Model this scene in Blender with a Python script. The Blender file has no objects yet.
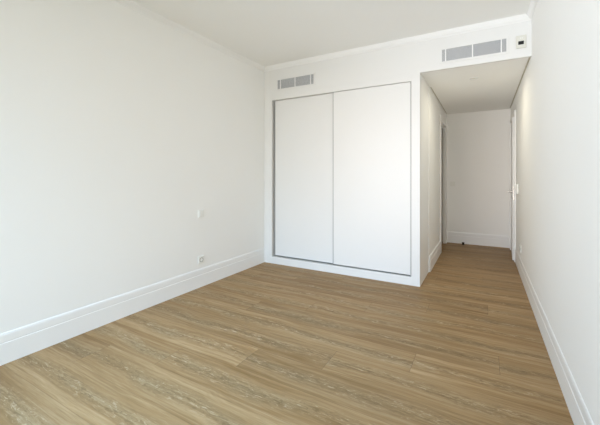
import bpy, bmesh, math
from mathutils import Vector, Matrix

C = bpy.context.scene
COL = C.collection

# ------------------------------------------------------------------ camera
CAM_H = 1.21
cam_data = bpy.data.cameras.new('camera')
cam_data.sensor_width = 36.0
cam_data.sensor_fit = 'HORIZONTAL'
cam_data.lens = 325.0 * 36.0 / 600.0
cam_data.shift_x = 0.0
cam_data.shift_y = (176.0 - 212.5) / 600.0          # the horizon sits above mid-frame, verticals stay upright
cam_data.clip_start = 0.05
cam = bpy.data.objects.new('camera', cam_data)
cam.location = (0, 0, CAM_H)
cam.rotation_euler = (math.radians(90), 0, math.radians(29.5))
COL.objects.link(cam)
C.camera = cam

# ------------------------------------------------------------------ world: pale overcast sky over a garden
GROUND = (0.2, 0.25, 0.2)
SKY = (0.3, 0.4, 0.5)
GLOW_HIGH = (8.6, 14.7, 21.5)
GLOW_LOW = (4.6, 4.3, 3.9)
GLOW_SIDE = (9.5, 7.4, 6.0)
GLOW_BELOW = (9.2, 10.0, 11.2)
LOBE_HIGH = (0, 40, 10)          # azimuth and height in degrees seen from the window, tightness
LOBE_LOW = (-25, 5, 12)
LOBE_SIDE = (8, 2, 60)
LOBE_BELOW = (28, -15, 12)
STRENGTH = 0.89
HALL_W = 3.6
HALL_SPREAD = 165
HALL_COL = (1.0, 0.92, 0.72)
world = bpy.data.worlds.new('sky')
C.world = world
world.use_nodes = True
wn = world.node_tree.nodes
wl = world.node_tree.links
wn.clear()
w_out = wn.new('ShaderNodeOutputWorld')
w_bg = wn.new('ShaderNodeBackground')
w_tc = wn.new('ShaderNodeTexCoord')
w_sep = wn.new('ShaderNodeSeparateXYZ')
w_ramp = wn.new('ShaderNodeValToRGB')
w_map = wn.new('ShaderNodeMapRange')
w_map.inputs['From Min'].default_value = -1
w_map.inputs['From Max'].default_value = 1
wl.new(w_tc.outputs['Generated'], w_sep.inputs[0])
wl.new(w_sep.outputs['Z'], w_map.inputs['Value'])
wl.new(w_map.outputs[0], w_ramp.inputs['Fac'])
els = w_ramp.color_ramp.elements
els[0].position = 0.44; els[0].color = (*GROUND, 1)
els[1].position = 0.56; els[1].color = (*SKY, 1)
# glow lobes added to shape the room's light: high, low, side and below horizon
prev = w_ramp.outputs['Color']
for col, (az, el, pw) in ((GLOW_HIGH, LOBE_HIGH), (GLOW_LOW, LOBE_LOW), (GLOW_SIDE, LOBE_SIDE), (GLOW_BELOW, LOBE_BELOW)):
    a_, e_ = math.radians(az), math.radians(el)
    w_dot = wn.new('ShaderNodeVectorMath'); w_dot.operation = 'DOT_PRODUCT'
    w_dot.inputs[1].default_value = (-math.sin(a_) * math.cos(e_), -math.cos(a_) * math.cos(e_), math.sin(e_))
    wl.new(w_tc.outputs['Generated'], w_dot.inputs[0])
    w_max = wn.new('ShaderNodeMath'); w_max.operation = 'MAXIMUM'; w_max.inputs[1].default_value = 0.0
    wl.new(w_dot.outputs['Value'], w_max.inputs[0])
    w_pow = wn.new('ShaderNodeMath'); w_pow.operation = 'POWER'; w_pow.inputs[1].default_value = pw
    wl.new(w_max.outputs[0], w_pow.inputs[0])
    w_glow = wn.new('ShaderNodeMix'); w_glow.data_type = 'RGBA'; w_glow.blend_type = 'ADD'
    w_glow.clamp_result = False; w_glow.clamp_factor = False
    w_glow.inputs['B'].default_value = (*col, 1)
    wl.new(w_pow.outputs[0], w_glow.inputs['Factor'])
    wl.new(prev, w_glow.inputs['A'])
    prev = w_glow.outputs['Result']
wl.new(prev, w_bg.inputs['Color'])
w_bg.inputs['Strength'].default_value = STRENGTH
wl.new(w_bg.outputs[0], w_out.inputs['Surface'])

# window opening behind the camera (daylight portal)
WIN = (-2.65, -0.15, 0.02, 2.60)                       # x0, x1, z0, z1
BACK_Y = -0.60
pl = bpy.data.lights.new('daylight_portal', 'AREA')
pl.shape = 'RECTANGLE'
pl.size = WIN[1] - WIN[0]
pl.size_y = WIN[3] - WIN[2]
pl.cycles.is_portal = True
po = bpy.data.objects.new('daylight_portal', pl)
po.location = ((WIN[0] + WIN[1]) / 2, BACK_Y - 0.10, (WIN[2] + WIN[3]) / 2)
po.rotation_euler = (math.radians(90), 0, 0)
COL.objects.link(po)

C.view_settings.view_transform = 'Standard'
C.view_settings.look = 'None'
C.view_settings.gamma = 1.0
C.view_settings.use_curve_mapping = False
C.view_settings.exposure = 0.0
C.cycles.use_denoising = True
C.cycles.max_bounces = 24
C.cycles.diffuse_bounces = 16
C.cycles.glossy_bounces = 4
C.cycles.sample_clamp_indirect = 6.0


# ------------------------------------------------------------------ materials
def mat(name, col, rough=0.6, metal=0.0, bump=0.0, bscale=300.0, spec=0.5, vary=0.0):
    m = bpy.data.materials.new(name)
    m.use_nodes = True
    nt = m.node_tree
    b = nt.nodes['Principled BSDF']
    b.inputs['Base Color'].default_value = (*col, 1)
    b.inputs['Roughness'].default_value = rough
    b.inputs['Metallic'].default_value = metal
    b.inputs['Specular IOR Level'].default_value = spec
    if bump or vary:
        tc = nt.nodes.new('ShaderNodeTexCoord')
        nz = nt.nodes.new('ShaderNodeTexNoise')
        nz.inputs['Scale'].default_value = bscale
        nz.inputs['Detail'].default_value = 3
        nt.links.new(tc.outputs['Object'], nz.inputs['Vector'])
        if bump:
            bp = nt.nodes.new('ShaderNodeBump')
            bp.inputs['Strength'].default_value = bump
            bp.inputs['Distance'].default_value = 0.001
            nt.links.new(nz.outputs['Fac'], bp.inputs['Height'])
            nt.links.new(bp.outputs['Normal'], b.inputs['Normal'])
        if vary:
            n2 = nt.nodes.new('ShaderNodeTexNoise')
            n2.inputs['Scale'].default_value = 2.0
            mx = nt.nodes.new('ShaderNodeMix')
            mx.data_type = 'RGBA'
            mx.inputs['A'].default_value = (*[c * (1 - vary) for c in col], 1)
            mx.inputs['B'].default_value = (*[min(1, c * (1 + vary)) for c in col], 1)
            nt.links.new(tc.outputs['Object'], n2.inputs['Vector'])
            nt.links.new(n2.outputs['Fac'], mx.inputs['Factor'])
            nt.links.new(mx.outputs['Result'], b.inputs['Base Color'])
    return m


M = dict(
    wall=mat('wall_paint', (0.925, 0.922, 0.90), 0.75, bump=0.12, bscale=220, spec=0.3, vary=0.008),
    ceil=mat('ceiling_paint', (0.93, 0.93, 0.91), 0.85, bump=0.1, bscale=200, spec=0.2, vary=0.008),
    trim=mat('trim_paint', (0.915, 0.912, 0.895), 0.4, bump=0.03, bscale=120),
    lacquer=mat('white_lacquer', (0.81, 0.806, 0.785), 0.4, bump=0.02, bscale=80),
    alu=mat('brushed_aluminium', (0.50, 0.50, 0.485), 0.5, 0.3, bump=0.05, bscale=400),
    vent=mat('vent_grey', (0.52, 0.53, 0.54), 0.5, 0.2, bump=0.02),
    duct=mat('duct_dark', (0.16, 0.16, 0.165), 0.8, bump=0.02),
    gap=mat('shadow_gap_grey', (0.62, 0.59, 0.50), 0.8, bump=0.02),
    plate=mat('white_plastic', (0.86, 0.86, 0.82), 0.3, bump=0.01),
    cream=mat('cream_plastic', (0.74, 0.73, 0.66), 0.4, bump=0.01),
    black=mat('black_plastic', (0.012, 0.011, 0.010), 0.35, bump=0.02),
    socket=mat('socket_grey', (0.30, 0.29, 0.26), 0.5, bump=0.01),
    chrome=mat('satin_chrome', (0.55, 0.53, 0.49), 0.25, 1.0, bump=0.02),
)


def oak_floor():
    m = bpy.data.materials.new('oak_planks')
    m.use_nodes = True
    nt = m.node_tree
    N, L = nt.nodes, nt.links
    b = N['Principled BSDF']

    def val(x):
        return x

    def math_(op, a, c=None, d=None):
        n = N.new('ShaderNodeMath'); n.operation = op
        for i, v in enumerate((a, c, d)):
            if v is None: continue
            if isinstance(v, (int, float)): n.inputs[i].default_value = v
            else: L.new(v, n.inputs[i])
        return n.outputs[0]

    def comb(x, y, z):
        n = N.new('ShaderNodeCombineXYZ')
        for i, v in enumerate((x, y, z)):
            if isinstance(v, (int, float)): n.inputs[i].default_value = v
            else: L.new(v, n.inputs[i])
        return n.outputs[0]

    def noise(vec, scale, detail=2, rough=0.5, dist=0.0):
        n = N.new('ShaderNodeTexNoise')
        n.inputs['Scale'].default_value = scale
        n.inputs['Detail'].default_value = detail
        n.inputs['Roughness'].default_value = rough
        n.inputs['Distortion'].default_value = dist
        L.new(vec, n.inputs['Vector'])
        return n.outputs['Fac']

    def white(vec):
        n = N.new('ShaderNodeTexWhiteNoise'); n.noise_dimensions = '3D'
        L.new(vec, n.inputs['Vector'])
        return n.outputs['Value']

    def mapr(v, a, c, d=0.0, e=1.0):
        n = N.new('ShaderNodeMapRange')
        L.new(v, n.inputs['Value'])
        for k, x in zip(('From Min', 'From Max', 'To Min', 'To Max'), (a, c, d, e)):
            n.inputs[k].default_value = x
        return n.outputs[0]

    def mix(f, a, c, mode='MIX'):
        n = N.new('ShaderNodeMix'); n.data_type = 'RGBA'; n.blend_type = mode
        for k, v in (('Factor', f), ('A', a), ('B', c)):
            if isinstance(v, (int, float)): n.inputs[k].default_value = v
            elif isinstance(v, tuple): n.inputs[k].default_value = (*v, 1)
            else: L.new(v, n.inputs[k])
        return n.outputs['Result']

    W, LEN = 0.24, 1.96
    tc = N.new('ShaderNodeTexCoord')
    sp = N.new('ShaderNodeSeparateXYZ')
    L.new(tc.outputs['Object'], sp.inputs[0])
    X, Y = sp.outputs['X'], sp.outputs['Y']
    v = math_('DIVIDE', math_('SUBTRACT', Y, 2.076), W)
    row = math_('FLOOR', v)
    fy = math_('FRACT', v)
    jit = math_('MULTIPLY', math_('SUBTRACT', white(comb(row, 3.3, 1.7)), 0.5), 0.02)
    off = math_('ADD', math_('ADD', math_('MULTIPLY', row, 0.48), -0.40), jit)
    u = math_('DIVIDE', math_('SUBTRACT', X, off), LEN)
    pid = math_('FLOOR', u)
    fx = math_('FRACT', u)
    rnd = white(comb(row, pid, 0.5))
    rnd2 = white(comb(row, pid, 7.5))
    seed = math_('MULTIPLY', rnd, 37.0)
    seed2 = math_('MULTIPLY', rnd2, 23.0)
    # slow sideways wander of the grain -> cathedral figure down the middle of a plank
    wander = noise(comb(math_('MULTIPLY', X, 1.6), math_('MULTIPLY', Y, 3.0), seed), 1.0, 2)
    yl = math_('ADD', math_('SUBTRACT', fy, 0.5), math_('MULTIPLY', math_('SUBTRACT', wander, 0.5), 0.7))
    # broad bands along the plank
    bands = noise(comb(math_('MULTIPLY', X, 0.55), math_('MULTIPLY', yl, 3.6), seed2), 1.0, 3, 0.55)
    # growth lines
    rings = math_('SINE', math_('ADD', math_('MULTIPLY', math_('MULTIPLY', yl, yl), 95.0),
                                math_('MULTIPLY', noise(comb(math_('MULTIPLY', X, 5.0), math_('MULTIPLY', Y, 22.0), seed), 1.0, 3), 16.0)))
    ring_n = mapr(rings, -1, 1)
    fine = noise(comb(math_('MULTIPLY', X, 7.0), math_('MULTIPLY', Y, 130.0), seed2), 1.0, 4, 0.65)
    figure = noise(comb(math_('MULTIPLY', X, 13.0), math_('MULTIPLY', Y, 58.0), seed), 1.0, 4, 0.7, 1.2)
    core = mapr(math_('ABSOLUTE', yl), 0.02, 0.30, 1.0, 0.0)       # the figured heart of the plank
    streak = noise(comb(math_('MULTIPLY', X, 1.3), math_('MULTIPLY', Y, 48.0), seed), 1.0, 5, 0.62, 0.3)
    base = mix(mapr(bands, 0.32, 0.68), (0.275, 0.158, 0.064), (0.440, 0.292, 0.150))
    base = mix(math_('MULTIPLY', core, mapr(wander, 0.35, 0.65, 0.15, 0.50)), base, (0.275, 0.215, 0.125))
    base = mix(math_('MULTIPLY', ring_n, 0.16), base, (0.205, 0.118, 0.046))
    base = mix(math_('MULTIPLY', mapr(streak, 0.50, 0.72), 0.55), base, (0.195, 0.112, 0.044))
    base = mix(math_('MULTIPLY', mapr(streak, 0.46, 0.28), 0.36), base, (0.53, 0.390, 0.235))
    base = mix(math_('MULTIPLY', mapr(fine, 0.48, 0.75), 0.40), base, (0.195, 0.114, 0.046))
    dark = math_('MULTIPLY', math_('MULTIPLY', mapr(figure, 0.51, 0.62), core), 0.6)
    base = mix(dark, base, (0.160, 0.096, 0.042))
    pale = math_('MULTIPLY', math_('MULTIPLY', mapr(figure, 0.43, 0.33), core), 0.65)
    base = mix(pale, base, (0.64, 0.50, 0.34))
    tone = mapr(rnd, 0, 1, 0.94, 1.09)
    tn = N.new('ShaderNodeCombineColor')
    for i in range(3): L.new(tone, tn.inputs[i])
    base = mix(1.0, base, tn.outputs[0], 'MULTIPLY')
    # joints
    ey = math_('MULTIPLY', math_('MINIMUM', fy, math_('SUBTRACT', 1.0, fy)), W)
    ex = math_('MULTIPLY', math_('MINIMUM', fx, math_('SUBTRACT', 1.0, fx)), LEN)
    jy = mapr(ey, 0.0008, 0.0022, 1.0, 0.0)
    jx = mapr(ex, 0.0008, 0.0024, 1.0, 0.0)
    joint = math_('MAXIMUM', math_('MULTIPLY', jy, 0.25), math_('MULTIPLY', jx, 0.45))
    base = mix(joint, base, (0.10, 0.068, 0.04))
    L.new(base, b.inputs['Base Color'])
    L.new(mapr(fine, 0.3, 0.8, 0.42, 0.56), b.inputs['Roughness'])
    b.inputs['Specular IOR Level'].default_value = 0.12
    bp = N.new('ShaderNodeBump')
    bp.inputs['Strength'].default_value = 0.25
    bp.inputs['Distance'].default_value = 0.0015
    hgt = math_('SUBTRACT', math_('MULTIPLY', fine, 0.5), joint)
    L.new(hgt, bp.inputs['Height'])
    L.new(bp.outputs['Normal'], b.inputs['Normal'])
    return m


M['floor'] = oak_floor()


# ------------------------------------------------------------------ mesh helpers (all coordinates are world metres)
class MB:
    def __init__(self):
        self.bm = bmesh.new()

    def box(self, x0, x1, y0, y1, z0, z1, bevel=0.0, seg=2):
        t = bmesh.new()
        bmesh.ops.create_cube(t, size=1.0)
        for v in t.verts:
            v.co = Vector((x0 + (v.co.x + .5) * (x1 - x0), y0 + (v.co.y + .5) * (y1 - y0), z0 + (v.co.z + .5) * (z1 - z0)))
        if bevel:
            bmesh.ops.bevel(t, geom=t.edges[:], offset=bevel, segments=seg, affect='EDGES', profile=0.5)
        self._merge(t)
        return self

    def cyl(self, c, axis, r0, r1, h, n=32, bevel=0.0):
        """cone/cylinder from point c along axis"""
        t = bmesh.new()
        bmesh.ops.create_cone(t, cap_ends=True, cap_tris=False, segments=n, radius1=r0, radius2=r1, depth=h)
        if bevel:
            es = [e for e in t.edges if abs(e.verts[0].co.z - e.verts[1].co.z) < 1e-6]
            bmesh.ops.bevel(t, geom=es, offset=bevel, segments=2, affect='EDGES', profile=0.5)
        bmesh.ops.translate(t, verts=t.verts, vec=(0, 0, h / 2))
        q = Vector((0, 0, 1)).rotation_difference(Vector(axis).normalized())
        bmesh.ops.rotate(t, verts=t.verts, cent=(0, 0, 0), matrix=q.to_matrix())
        bmesh.ops.translate(t, verts=t.verts, vec=c)
        self._merge(t)
        return self

    def lathe(self, c, axis, prof, n=40):
        """surface of revolution; prof = [(r, h), ...] along axis, closed with caps where r = 0"""
        t = bmesh.new()
        rings = []
        for r, h in prof:
            rings.append([t.verts.new((r * math.cos(2 * math.pi * i / n), r * math.sin(2 * math.pi * i / n), h)) for i in range(n)]
                         if r > 1e-6 else [t.verts.new((0, 0, h))])
        for a, b in zip(rings, rings[1:]):
            for i in range(n):
                j = (i + 1) % n
                if len(a) == 1 and len(b) == 1: continue
                if len(a) == 1: t.faces.new((a[0], b[i], b[j]))
                elif len(b) == 1: t.faces.new((a[i], a[j], b[0]))
                else: t.faces.new((a[i], a[j], b[j], b[i]))
        bmesh.ops.recalc_face_normals(t, faces=t.faces[:])
        q = Vector((0, 0, 1)).rotation_difference(Vector(axis).normalized())
        bmesh.ops.rotate(t, verts=t.verts, cent=(0, 0, 0), matrix=q.to_matrix())
        bmesh.ops.translate(t, verts=t.verts, vec=c)
        self._merge(t)
        return self

    def sweep(self, prof, p0, p1, out):
        """straight moulding: prof = [(distance out of the wall, height)], swept from p0 to p1 (points on the wall, z given)"""
        t = bmesh.new()
        out = Vector(out)
        ends = []
        for p in (Vector(p0), Vector(p1)):
            ends.append([t.verts.new(p + out * a + Vector((0, 0, z))) for a, z in prof])
        n = len(prof)
        for i in range(n):
            j = (i + 1) % n
            t.faces.new((ends[0][i], ends[0][j], ends[1][j], ends[1][i]))
        t.faces.new(ends[0]); t.faces.new(ends[1][::-1])
        bmesh.ops.recalc_face_normals(t, faces=t.faces[:])
        self._merge(t)
        return self

    def _merge(self, t):
        me = bpy.data.meshes.new('tmp')
        t.to_mesh(me); t.free()
        self.bm.from_mesh(me)
        bpy.data.meshes.remove(me)

    def build(self, name, m, parent=None, smooth=False, origin=None):
        o0 = Vector(origin) if origin is not None else Vector((0, 0, 0))
        if parent is not None:
            o0 = world_loc(parent)
            if origin is not None: o0 = Vector(origin)
        bmesh.ops.translate(self.bm, verts=self.bm.verts, vec=-o0)
        me = bpy.data.meshes.new(name)
        self.bm.to_mesh(me); self.bm.free()
        me.materials.append(m)
        if smooth:
            for p in me.polygons: p.use_smooth = True
            try: me.set_sharp_from_angle(angle=math.radians(35))
            except Exception: pass
        o = bpy.data.objects.new(name, me)
        COL.objects.link(o)
        if parent is not None:
            o.parent = parent
            o.location = o0 - world_loc(parent)
        else:
            o.location = o0
        return o


def world_loc(o):
    v = Vector(o.location)
    while o.parent:
        o = o.parent
        v += o.location
    return v


def tag(o, label, cat=None, group=None, kind=None):
    if label: o['label'] = label
    if cat: o['category'] = cat
    if group: o['group'] = group
    if kind: o['kind'] = kind
    return o


def thing(name, loc, label, cat, group=None, kind=None):
    o = bpy.data.objects.new(name, None)
    o.empty_display_size = 0.1
    o.location = loc
    COL.objects.link(o)
    return tag(o, label, cat, group, kind)


def struct(o, label, cat):
    return tag(o, label, cat, kind='structure')


# ------------------------------------------------------------------ room shell
XL, XR = -2.69, 0.39            # side walls
YW = 3.73                       # wardrobe front / bulkhead face
YE = 6.50                       # hallway end wall
XH = -0.600                     # hallway left wall face
ZC, ZS = 2.73, 2.339            # room ceiling, hallway ceiling
T = 0.14

struct(MB().box(XL - T, XR + T, BACK_Y - T, YE + T, -0.12, 0).build('floor', M['floor']),
       'light brown oak plank floor running across the room and hallway', 'floor')
struct(MB().box(XL - T, XR + T, BACK_Y - T, YE + T, ZC, ZC + 0.12).build('ceiling', M['ceil']),
       'plain white ceiling of the bedroom above the cornice', 'ceiling')
struct(MB().box(XL - T, XL, BACK_Y - T, YE + T, 0, ZC).build('wall_left', M['wall']),
       'long bare white wall with a switch and socket low on it', 'wall')

# right wall with the doorway recess near its far end
RD0, RD1, DZ = 5.515, 6.31, 2.065
w = MB()
w.box(XR, XR + T, BACK_Y - T, RD0, 0, ZC)
w.box(XR, XR + T, RD1, YE + T, 0, ZC)
w.box(XR, XR + T, RD0, RD1, DZ, ZC)
w.box(XR + T, XR + T + 0.05, RD0 - 0.1, RD1 + 0.1, 0, DZ + 0.1)  # unseen plate added behind the doorway to keep sky light from leaking in
struct(w.build('wall_right', M['wall']), 'bare white wall running from the room into the hallway', 'wall')

# wall behind the camera with the big window opening
w = MB()
w.box(XL, WIN[0], BACK_Y - T, BACK_Y, 0, ZC)
w.box(WIN[1], XR, BACK_Y - T, BACK_Y, 0, ZC)
w.box(WIN[0], WIN[1], BACK_Y - T, BACK_Y, WIN[3], ZC)
struct(w.build('wall_back', M['wall']), 'window wall opposite the wardrobe', 'wall')
win = MB()
x0, x1, z0, z1 = WIN
z0 = 0.0
y0, y1 = BACK_Y - 0.10, BACK_Y - 0.04
win.box(x0, x0 + .06, y0, y1, z0, z1, .004).box(x1 - .06, x1, y0, y1, z0, z1, .004)
win.box(x0 + .06, x1 - .06, y0, y1, z1 - .06, z1, .004).box(x0 + .06, x1 - .06, y0, y1, z0, z0 + .05, .004)
win.box((x0 + x1) / 2 - .04, (x0 + x1) / 2 + .04, y0, y1, z0 + .05, z1 - .06, .004)
struct(win.build('window_1', M['lacquer']), 'tall white framed balcony window opposite the wardrobe', 'window')

# wall behind the wardrobe, hallway left wall with its doorway, hallway end wall
LD0, LD1 = 5.575, 6.36
w = MB()
w.box(XL, XH - .045, 4.36, 4.46, 0, ZC)
struct(w.build('wall_front', M['wall']), 'wall closing the room behind the wardrobe', 'wall')
w = MB()
WT = .045                        # light partition
w.box(XH - WT, XH, 4.36, LD0, 0, 2.352)
w.box(XH - WT, XH, LD1, YE, 0, 2.352)
w.box(XH - WT, XH, LD0, LD1, DZ + .02, 2.352)
struct(w.build('wall_hallway_left', M['wall']), 'short white hallway wall behind the wardrobe side panel', 'wall')
struct(MB().box(XL, XH - T, YE, YE + T, 0, ZC).box(XL, XH - T, 4.46, YE, 2.375, 2.45).build('wall_side_room', M['wall']),
       'white wall and ceiling of the small room off the hallway', 'wall')
struct(MB().box(XH - T, XR, YE, YE + T, 0, 2.352).build('wall_hallway_end', M['wall']),
       'plain white wall closing the far end of the hallway', 'wall')

# bulkhead above wardrobe and hallway mouth; hallway ceiling behind it with open shadow gaps at both sides
struct(MB().box(XL, XR, YW, YW + .035, ZS, ZC).box(XL, XH, YW + .035, 4.36, ZS + .03, ZC).build('wall_bulkhead', M['lacquer']),
       'white bulkhead above the wardrobe and the hallway opening', 'wall')
w = MB()
w.box(XH - .006, XR - .018, YW + .035, 4.41, ZS, 2.352)
w.box(XH + .018, XR - .018, 4.41, YE, ZS, 2.352)
struct(w.build('ceiling_hallway', M['ceil']), 'lowered white ceiling over the hallway', 'ceiling')
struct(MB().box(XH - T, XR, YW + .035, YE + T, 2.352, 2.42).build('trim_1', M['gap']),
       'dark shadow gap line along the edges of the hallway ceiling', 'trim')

# cornice
CP = [(0, 0), (0, -.055), (.006, -.055), (.008, -.050), (.020, -.040), (.032, -.020), (.038, -.012), (.038, -.004), (.046, -.004), (.046, 0)]
struct(MB().sweep(CP, (XL, YW, ZC), (XR, YW, ZC), (0, -1, 0)).build('trim_2', M['trim']),
       'slim white cornice above the air vents', 'cornice')
struct(MB().sweep(CP, (XL, BACK_Y, ZC), (XL, YW, ZC), (1, 0, 0)).build('trim_3', M['trim']),
       'slim white cornice on top of the long left wall', 'cornice')
struct(MB().sweep(CP, (XR, BACK_Y, ZC), (XR, YW, ZC), (-1, 0, 0)).build('trim_4', M['trim']),
       'slim white cornice on top of the right wall', 'cornice')

# baseboards
BP = [(0, 0), (.015, 0), (.015, .134), (.0105, .1375), (.0105, .1395), (.0135, .142), (.0135, .176), (.0125, .186), (.0085, .196), (.004, .200), (0, .2005)]
BT = [(a * .55, z) for a, z in BP]
struct(MB().sweep(BT, (XL, BACK_Y, 0), (XL, YW, 0), (1, 0, 0)).build('baseboard_left', M['trim']),
       'tall white stepped baseboard along the long left wall', 'baseboard')
struct(MB().sweep(BT, (XR, BACK_Y, 0), (XR, RD0 - .075, 0), (-1, 0, 0)).build('baseboard_right', M['trim']),
       'tall white stepped baseboard along the right wall', 'baseboard')
struct(MB().sweep(BP, (XH, 4.36, 0), (XH, LD0 - .075, 0), (1, 0, 0)).build('baseboard_hallway', M['trim']),
       'short white baseboard between the wardrobe side and hallway doorway', 'baseboard')
struct(MB().sweep(BP, (XH, YE, 0), (XR, YE, 0), (0, -1, 0)).build('baseboard_end', M['trim']),
       'white baseboard under the hallway end wall', 'baseboard')

# ------------------------------------------------------------------ doors
CW, CT = .07, .018


def lever(parent, c, out, along, name='handle'):
    """lever handle: round rose, neck and a straight lever"""
    out = Vector(out); along = Vector(along); c = Vector(c)
    h = MB()
    h.cyl(c, out, .026, .026, .008, 28, .002)
    h.cyl(c + out * .008, out, .010, .009, .042, 20)
    h.cyl(c + out * .046 - along * .010, along, .0095, .008, .125, 20, .003)
    return h.build(name, M['chrome'], parent, smooth=True)


# left doorway: thin lining, leaf swung right back into the side room
d1 = thing('door_1', (XH, LD0, 0), 'open white doorway on the left side of the hallway', 'door', kind='structure')
k = MB()
JD = .03
k.box(XH, XH + CT, LD0 - CW, LD0, 0, DZ + .02 + CW, .003)
k.box(XH, XH + CT, LD1, LD1 + CW, 0, DZ + .02 + CW, .003)
k.box(XH, XH + CT, LD0, LD1, DZ + .02, DZ + .02 + CW, .003)
k.box(XH - WT, XH, LD0, LD0 + .012, 0, DZ + .02)
k.box(XH - WT, XH, LD1 - .012, LD1, 0, DZ + .02)
k.box(XH - WT, XH, LD0 + .012, LD1 - .012, DZ + .008, DZ + .02)
k.build('door_frame', M['trim'], d1)
lf = MB().box(XH - WT - .78, XH - WT - .01, LD0 - .03, LD0 + .008, .006, DZ + .004, .002).build('door_leaf', M['lacquer'], d1)
lever(lf, (XH - WT - .71, LD0 + .008, 1.0), (0, 1, 0), (1, 0, 0))

# right doorway: leaf standing slightly ajar into the hallway, free edge towards the room
d2 = thing('door_2', (XR, RD1, 0), 'white door standing slightly ajar in the hallway right wall', 'door', kind='structure')
k = MB()
k.box(XR - CT, XR, RD0 - CW, RD0, 0, DZ + CW, .003)
k.box(XR - CT, XR, RD1, RD1 + CW, 0, DZ + CW, .003)
k.box(XR - CT, XR, RD0, RD1, DZ, DZ + CW, .003)
k.box(XR, XR + T, RD0, RD0 + .012, 0, DZ)
k.box(XR, XR + T, RD1 - .012, RD1, 0, DZ)
k.box(XR, XR + T, RD0 + .012, RD1 - .012, DZ - .012, DZ)
k.build('door_frame', M['trim'], d2)
hinge = Vector((XR - .004, RD1 - .016, 0))
leaf = MB().box(hinge.x, hinge.x + .040, RD0 + .016, hinge.y, .008, DZ - .016, .002).build('door_leaf', M['lacquer'], d2, origin=hinge)
lever(leaf, (hinge.x, RD0 + .075, 0.985), (-1, 0, 0), (0, 1, 0))
MB().cyl((hinge.x, RD0 + .075, 0.905), (-1, 0, 0), .024, .024, .007, 28, .002).build('lock_rose', M['chrome'], leaf, smooth=True)
MB().box(hinge.x + .009, hinge.x + .031, RD0 + .0135, RD0 + .018, .86, 1.07, .001).build('lock_plate', M['chrome'], leaf)
leaf.rotation_euler = (0, 0, math.radians(-2.4))

# ------------------------------------------------------------------ built-in wardrobe
WX0, WX1 = XL + .002, -0.606       # outer sides
OX0, OX1, OZ0, OZ1 = -2.557, -0.697, .093, 2.258
wd = thing('built_in_wardrobe', ((WX0 + WX1) / 2, YW, 0),
           'white built-in wardrobe with two sliding doors across the end of the room', 'wardrobe')
FD = .08
k = MB()
k.box(WX0, OX0, YW - .003, YW + FD, 0, ZS, .002)
k.box(OX1, WX1, YW - .003, YW + FD, 0, ZS, .002)
k.box(OX0, OX1, YW - .003, YW + FD, OZ1, ZS, .002)
k.box(OX0, OX1, YW - .003, YW + FD, 0, OZ0, .002)
k.build('face_frame', M['lacquer'], wd)
k = MB()
k.box(WX0, WX0 + .02, YW + FD, 4.35, 0, ZS).box(WX0 + .02, WX1 - .02, 4.33, 4.35, 0, ZS)
k.box(WX0 + .02, WX1 - .02, YW + FD, 4.33, 2.30, ZS).box(WX0 + .02, WX1 - .02, YW + FD, 4.33, 0, .06)
k.build('carcass', M['lacquer'], wd)
tag(MB().box(WX1 - .02, WX1, YW + FD, 4.358, 0, ZS).build('side_panel', M['trim'], wd), 'smooth side panel facing the hallway')  # lighter paint than the doors, making up for light missing in the hallway
tag(MB().box(OX0, OX1, YW + .002, YW + FD - .004, OZ0, OZ0 + .007).build('bottom_track', M['alu'], wd), 'aluminium floor track of the sliding doors')
tag(MB().box(OX0, OX1, YW + .066, YW + FD - .004, OZ1 - .03, OZ1).build('top_track', M['alu'], wd), 'aluminium head track of the sliding doors')
JX = -1.644
for (a, b, y, lab) in ((OX0 + .022, JX + .03, YW + .038, 'plain white sliding door on the rear track'),
                       (JX, OX1 - .003, YW + .007, 'plain white sliding door on the front track')):
    dr = tag(MB().box(a + .010, b - .010, y, y + .022, OZ0 + .018, OZ1 - .005, .001).build('sliding_door', M['lacquer'], wd), lab)
    for (p, q) in ((a, a + .010), (b - .010, b)):
        e = MB().box(p, q, y - .004, y + .026, OZ0 + .012, OZ1 - .004, .001)
        tag(e.build('edge_profile', M['alu'], dr), 'grey aluminium edge strip')


# ------------------------------------------------------------------ air vents in the bulkhead
def air_vent(xa, xb, za, zb, divs, label):
    y = YW
    v = thing('air_vent', ((xa + xb) / 2, y, za), label, 'air vent', 'grey air vents in the bulkhead')
    b = .022
    k = MB()
    k.box(xa - b, xb + b, y - .007, y - .0005, zb, zb + b, .0015).box(xa - b, xb + b, y - .007, y - .0005, za - b, za, .0015)
    k.box(xa - b, xa, y - .007, y - .0005, za, zb, .0015).box(xb, xb + b, y - .007, y - .0005, za, zb, .0015)
    tag(k.build('vent_frame', M['lacquer'], v), 'white rim')
    tag(MB().box(xa, xb, y - .0015, y - .0005, za, zb).build('vent_backing', M['duct'], v), 'dark plate in place of the duct behind the blades')  # flat dark plate stands in for the duct's depth
    k = MB()
    n = 11
    st = (zb - za) / n
    for i in range(n):
        zz = za + (i + .5) * st
        k.box(xa, xb, y - .006, y - .0012, zz - st * .38, zz + st * .38)
    k.build('louver_blades', M['vent'], v)
    for dx in divs:
        tag(MB().box(dx - .005, dx + .005, y - .0085, y - .001, za, zb, .001).build('divider', M['trim'], v), 'white upright bar')
    return v


air_vent(-2.459, -1.908, 2.398, 2.522, (-2.413, -2.183, -1.950), 'grey louvered air vent above the left wardrobe door')
air_vent(-0.385, 0.189, 2.417, 2.542, (-.350, -.100, .148), 'grey louvered air vent above the hallway opening')

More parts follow.
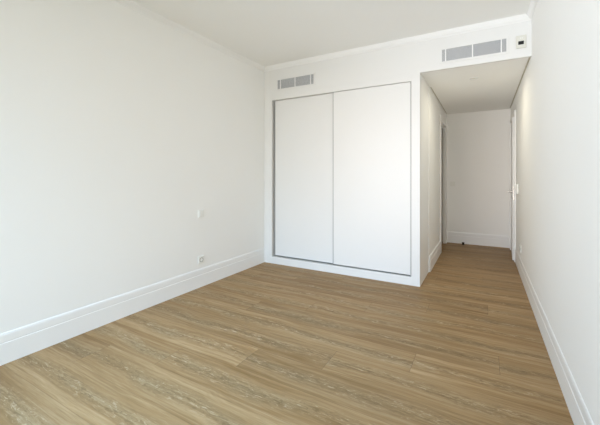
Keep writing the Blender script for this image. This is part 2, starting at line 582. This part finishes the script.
# thermostat
t = thing('thermostat', (.308, YW, 2.425), 'small cream thermostat with black display beside the hallway vent', 'thermostat')
MB().box(.268, .348, YW - .016, YW - .0005, 2.425, 2.545, .004).build('housing', M['cream'], t)
tag(MB().box(.285, .329, YW - .018, YW - .0155, 2.457, 2.490, .001).build('display', M['black'], t), 'small black screen')
MB().box(.300, .306, YW - .018, YW - .0155, 2.512, 2.524, .001).box(.314, .320, YW - .018, YW - .0155, 2.512, 2.524, .001).build('button', M['plate'], t)


# ------------------------------------------------------------------ switches and sockets
def frame_axes(out):
    out = Vector(out)
    along = Vector((0, 1, 0)) if abs(out.x) > .5 else Vector((1, 0, 0))
    return out, along


def obox(k, c, out, along, a0, a1, o0, o1, z0, z1, bv=0.0):
    """box given along-wall, out-of-wall and height ranges relative to c"""
    p = c + along * a0 + out * o0
    q = c + along * a1 + out * o1
    k.box(min(p.x, q.x), max(p.x, q.x), min(p.y, q.y), max(p.y, q.y), c.z + z0, c.z + z1, bv)
    return k


def light_switch(c, out, label, wide=.083, high=.083, deep=.010, rockers=1):
    out, along = frame_axes(out); c = Vector(c)
    s = thing('light_switch', c, label, 'light switch')
    obox(MB(), c, out, along, -wide / 2, wide / 2, .0003, deep, -high / 2, high / 2, .002).build('plate', M['plate'], s)
    rw = (wide - .026) / rockers
    for i in range(rockers):
        a = -wide / 2 + .013 + i * rw
        obox(MB(), c, out, along, a + .001, a + rw - .001, deep - .001, deep + .004, -high / 2 + .013, high / 2 - .013, .0015).build('rocker', M['plate'], s)
    return s


def power_socket(c, out, label):
    out, along = frame_axes(out); c = Vector(c)
    s = thing('power_socket', c, label, 'power socket')
    obox(MB(), c, out, along, -.0415, .0415, .0003, .009, -.0415, .0415, .002).build('plate', M['plate'], s)
    MB().lathe(c + out * .0085, out, [(.0, -.004), (.020, -.004), (.0205, .0), (.0205, .004), (.0245, .004), (.0245, .0)]).build('socket_well', M['socket'], s, smooth=True)
    k = MB()
    for d in (-.0095, .0095):
        k.cyl(c + along * d + out * .0045, out, .0032, .0032, .0012, 14)
    tag(k.build('pin_hole', M['black'], s), 'pair of dark pin holes')
    return s


light_switch((XL, 2.555, .800), (1, 0, 0), 'white light switch on the left wall above the socket')
power_socket((XL, 2.555, .297), (1, 0, 0), 'white power socket on the left wall just above the baseboard')
light_switch((XR, 5.13, 1.042), (-1, 0, 0), 'white wall switch beside the ajar hallway door', .14, .13, .018, 2)
power_socket((XR, 4.72, .335), (-1, 0, 0), 'white power socket low on the right wall in the hallway')
light_switch((-.495, YE, 1.065), (0, -1, 0), 'white light switch on the hallway end wall')

# ------------------------------------------------------------------ hallway details
s = thing('recessed_spotlight', (-.10, 4.26, ZS), 'small round white spotlight in the hallway ceiling', 'ceiling light')
lamp = bpy.data.lights.new('hall_fill_light', 'AREA')  # fill light added to lift the dark hallway, hung at the fitting
lamp.shape = 'DISK'
lamp.size = .056
lamp.spread = math.radians(HALL_SPREAD)
lamp.energy = HALL_W
lamp.color = HALL_COL
lo = bpy.data.objects.new('hall_fill_light', lamp)
lo.location = (0, 0, -.009)
lo.parent = s
COL.objects.link(lo)
MB().lathe((-.10, 4.26, ZS), (0, 0, -1), [(.030, .0005), (.047, .0005), (.047, .004), (.042, .007), (.034, .006), (.030, .0005)]).build('trim_ring', M['lacquer'], s, smooth=True)
MB().lathe((-.10, 4.26, ZS), (0, 0, -1), [(0, .0015), (.020, .0018), (.030, .0015), (.030, .0005), (0, .0005)]).build('lens', M['cream'], s, smooth=True)

s = thing('door_stop', (-.318, 6.395, 0), 'small black door stop on the floor before the hallway end wall', 'door stop')
MB().lathe((-.318, 6.395, 0), (0, 0, 1), [(0, 0), (.024, 0), (.024, .004), (.017, .008), (.015, .020), (0, .020)], 28).build('base', M['black'], s, smooth=True)
MB().lathe((-.318, 6.395, 0), (0, 0, 1), [(0, .0201), (.019, .0201), (.0205, .026), (.0205, .038), (.016, .044), (0, .045)], 28).build('bumper', M['black'], s, smooth=True)
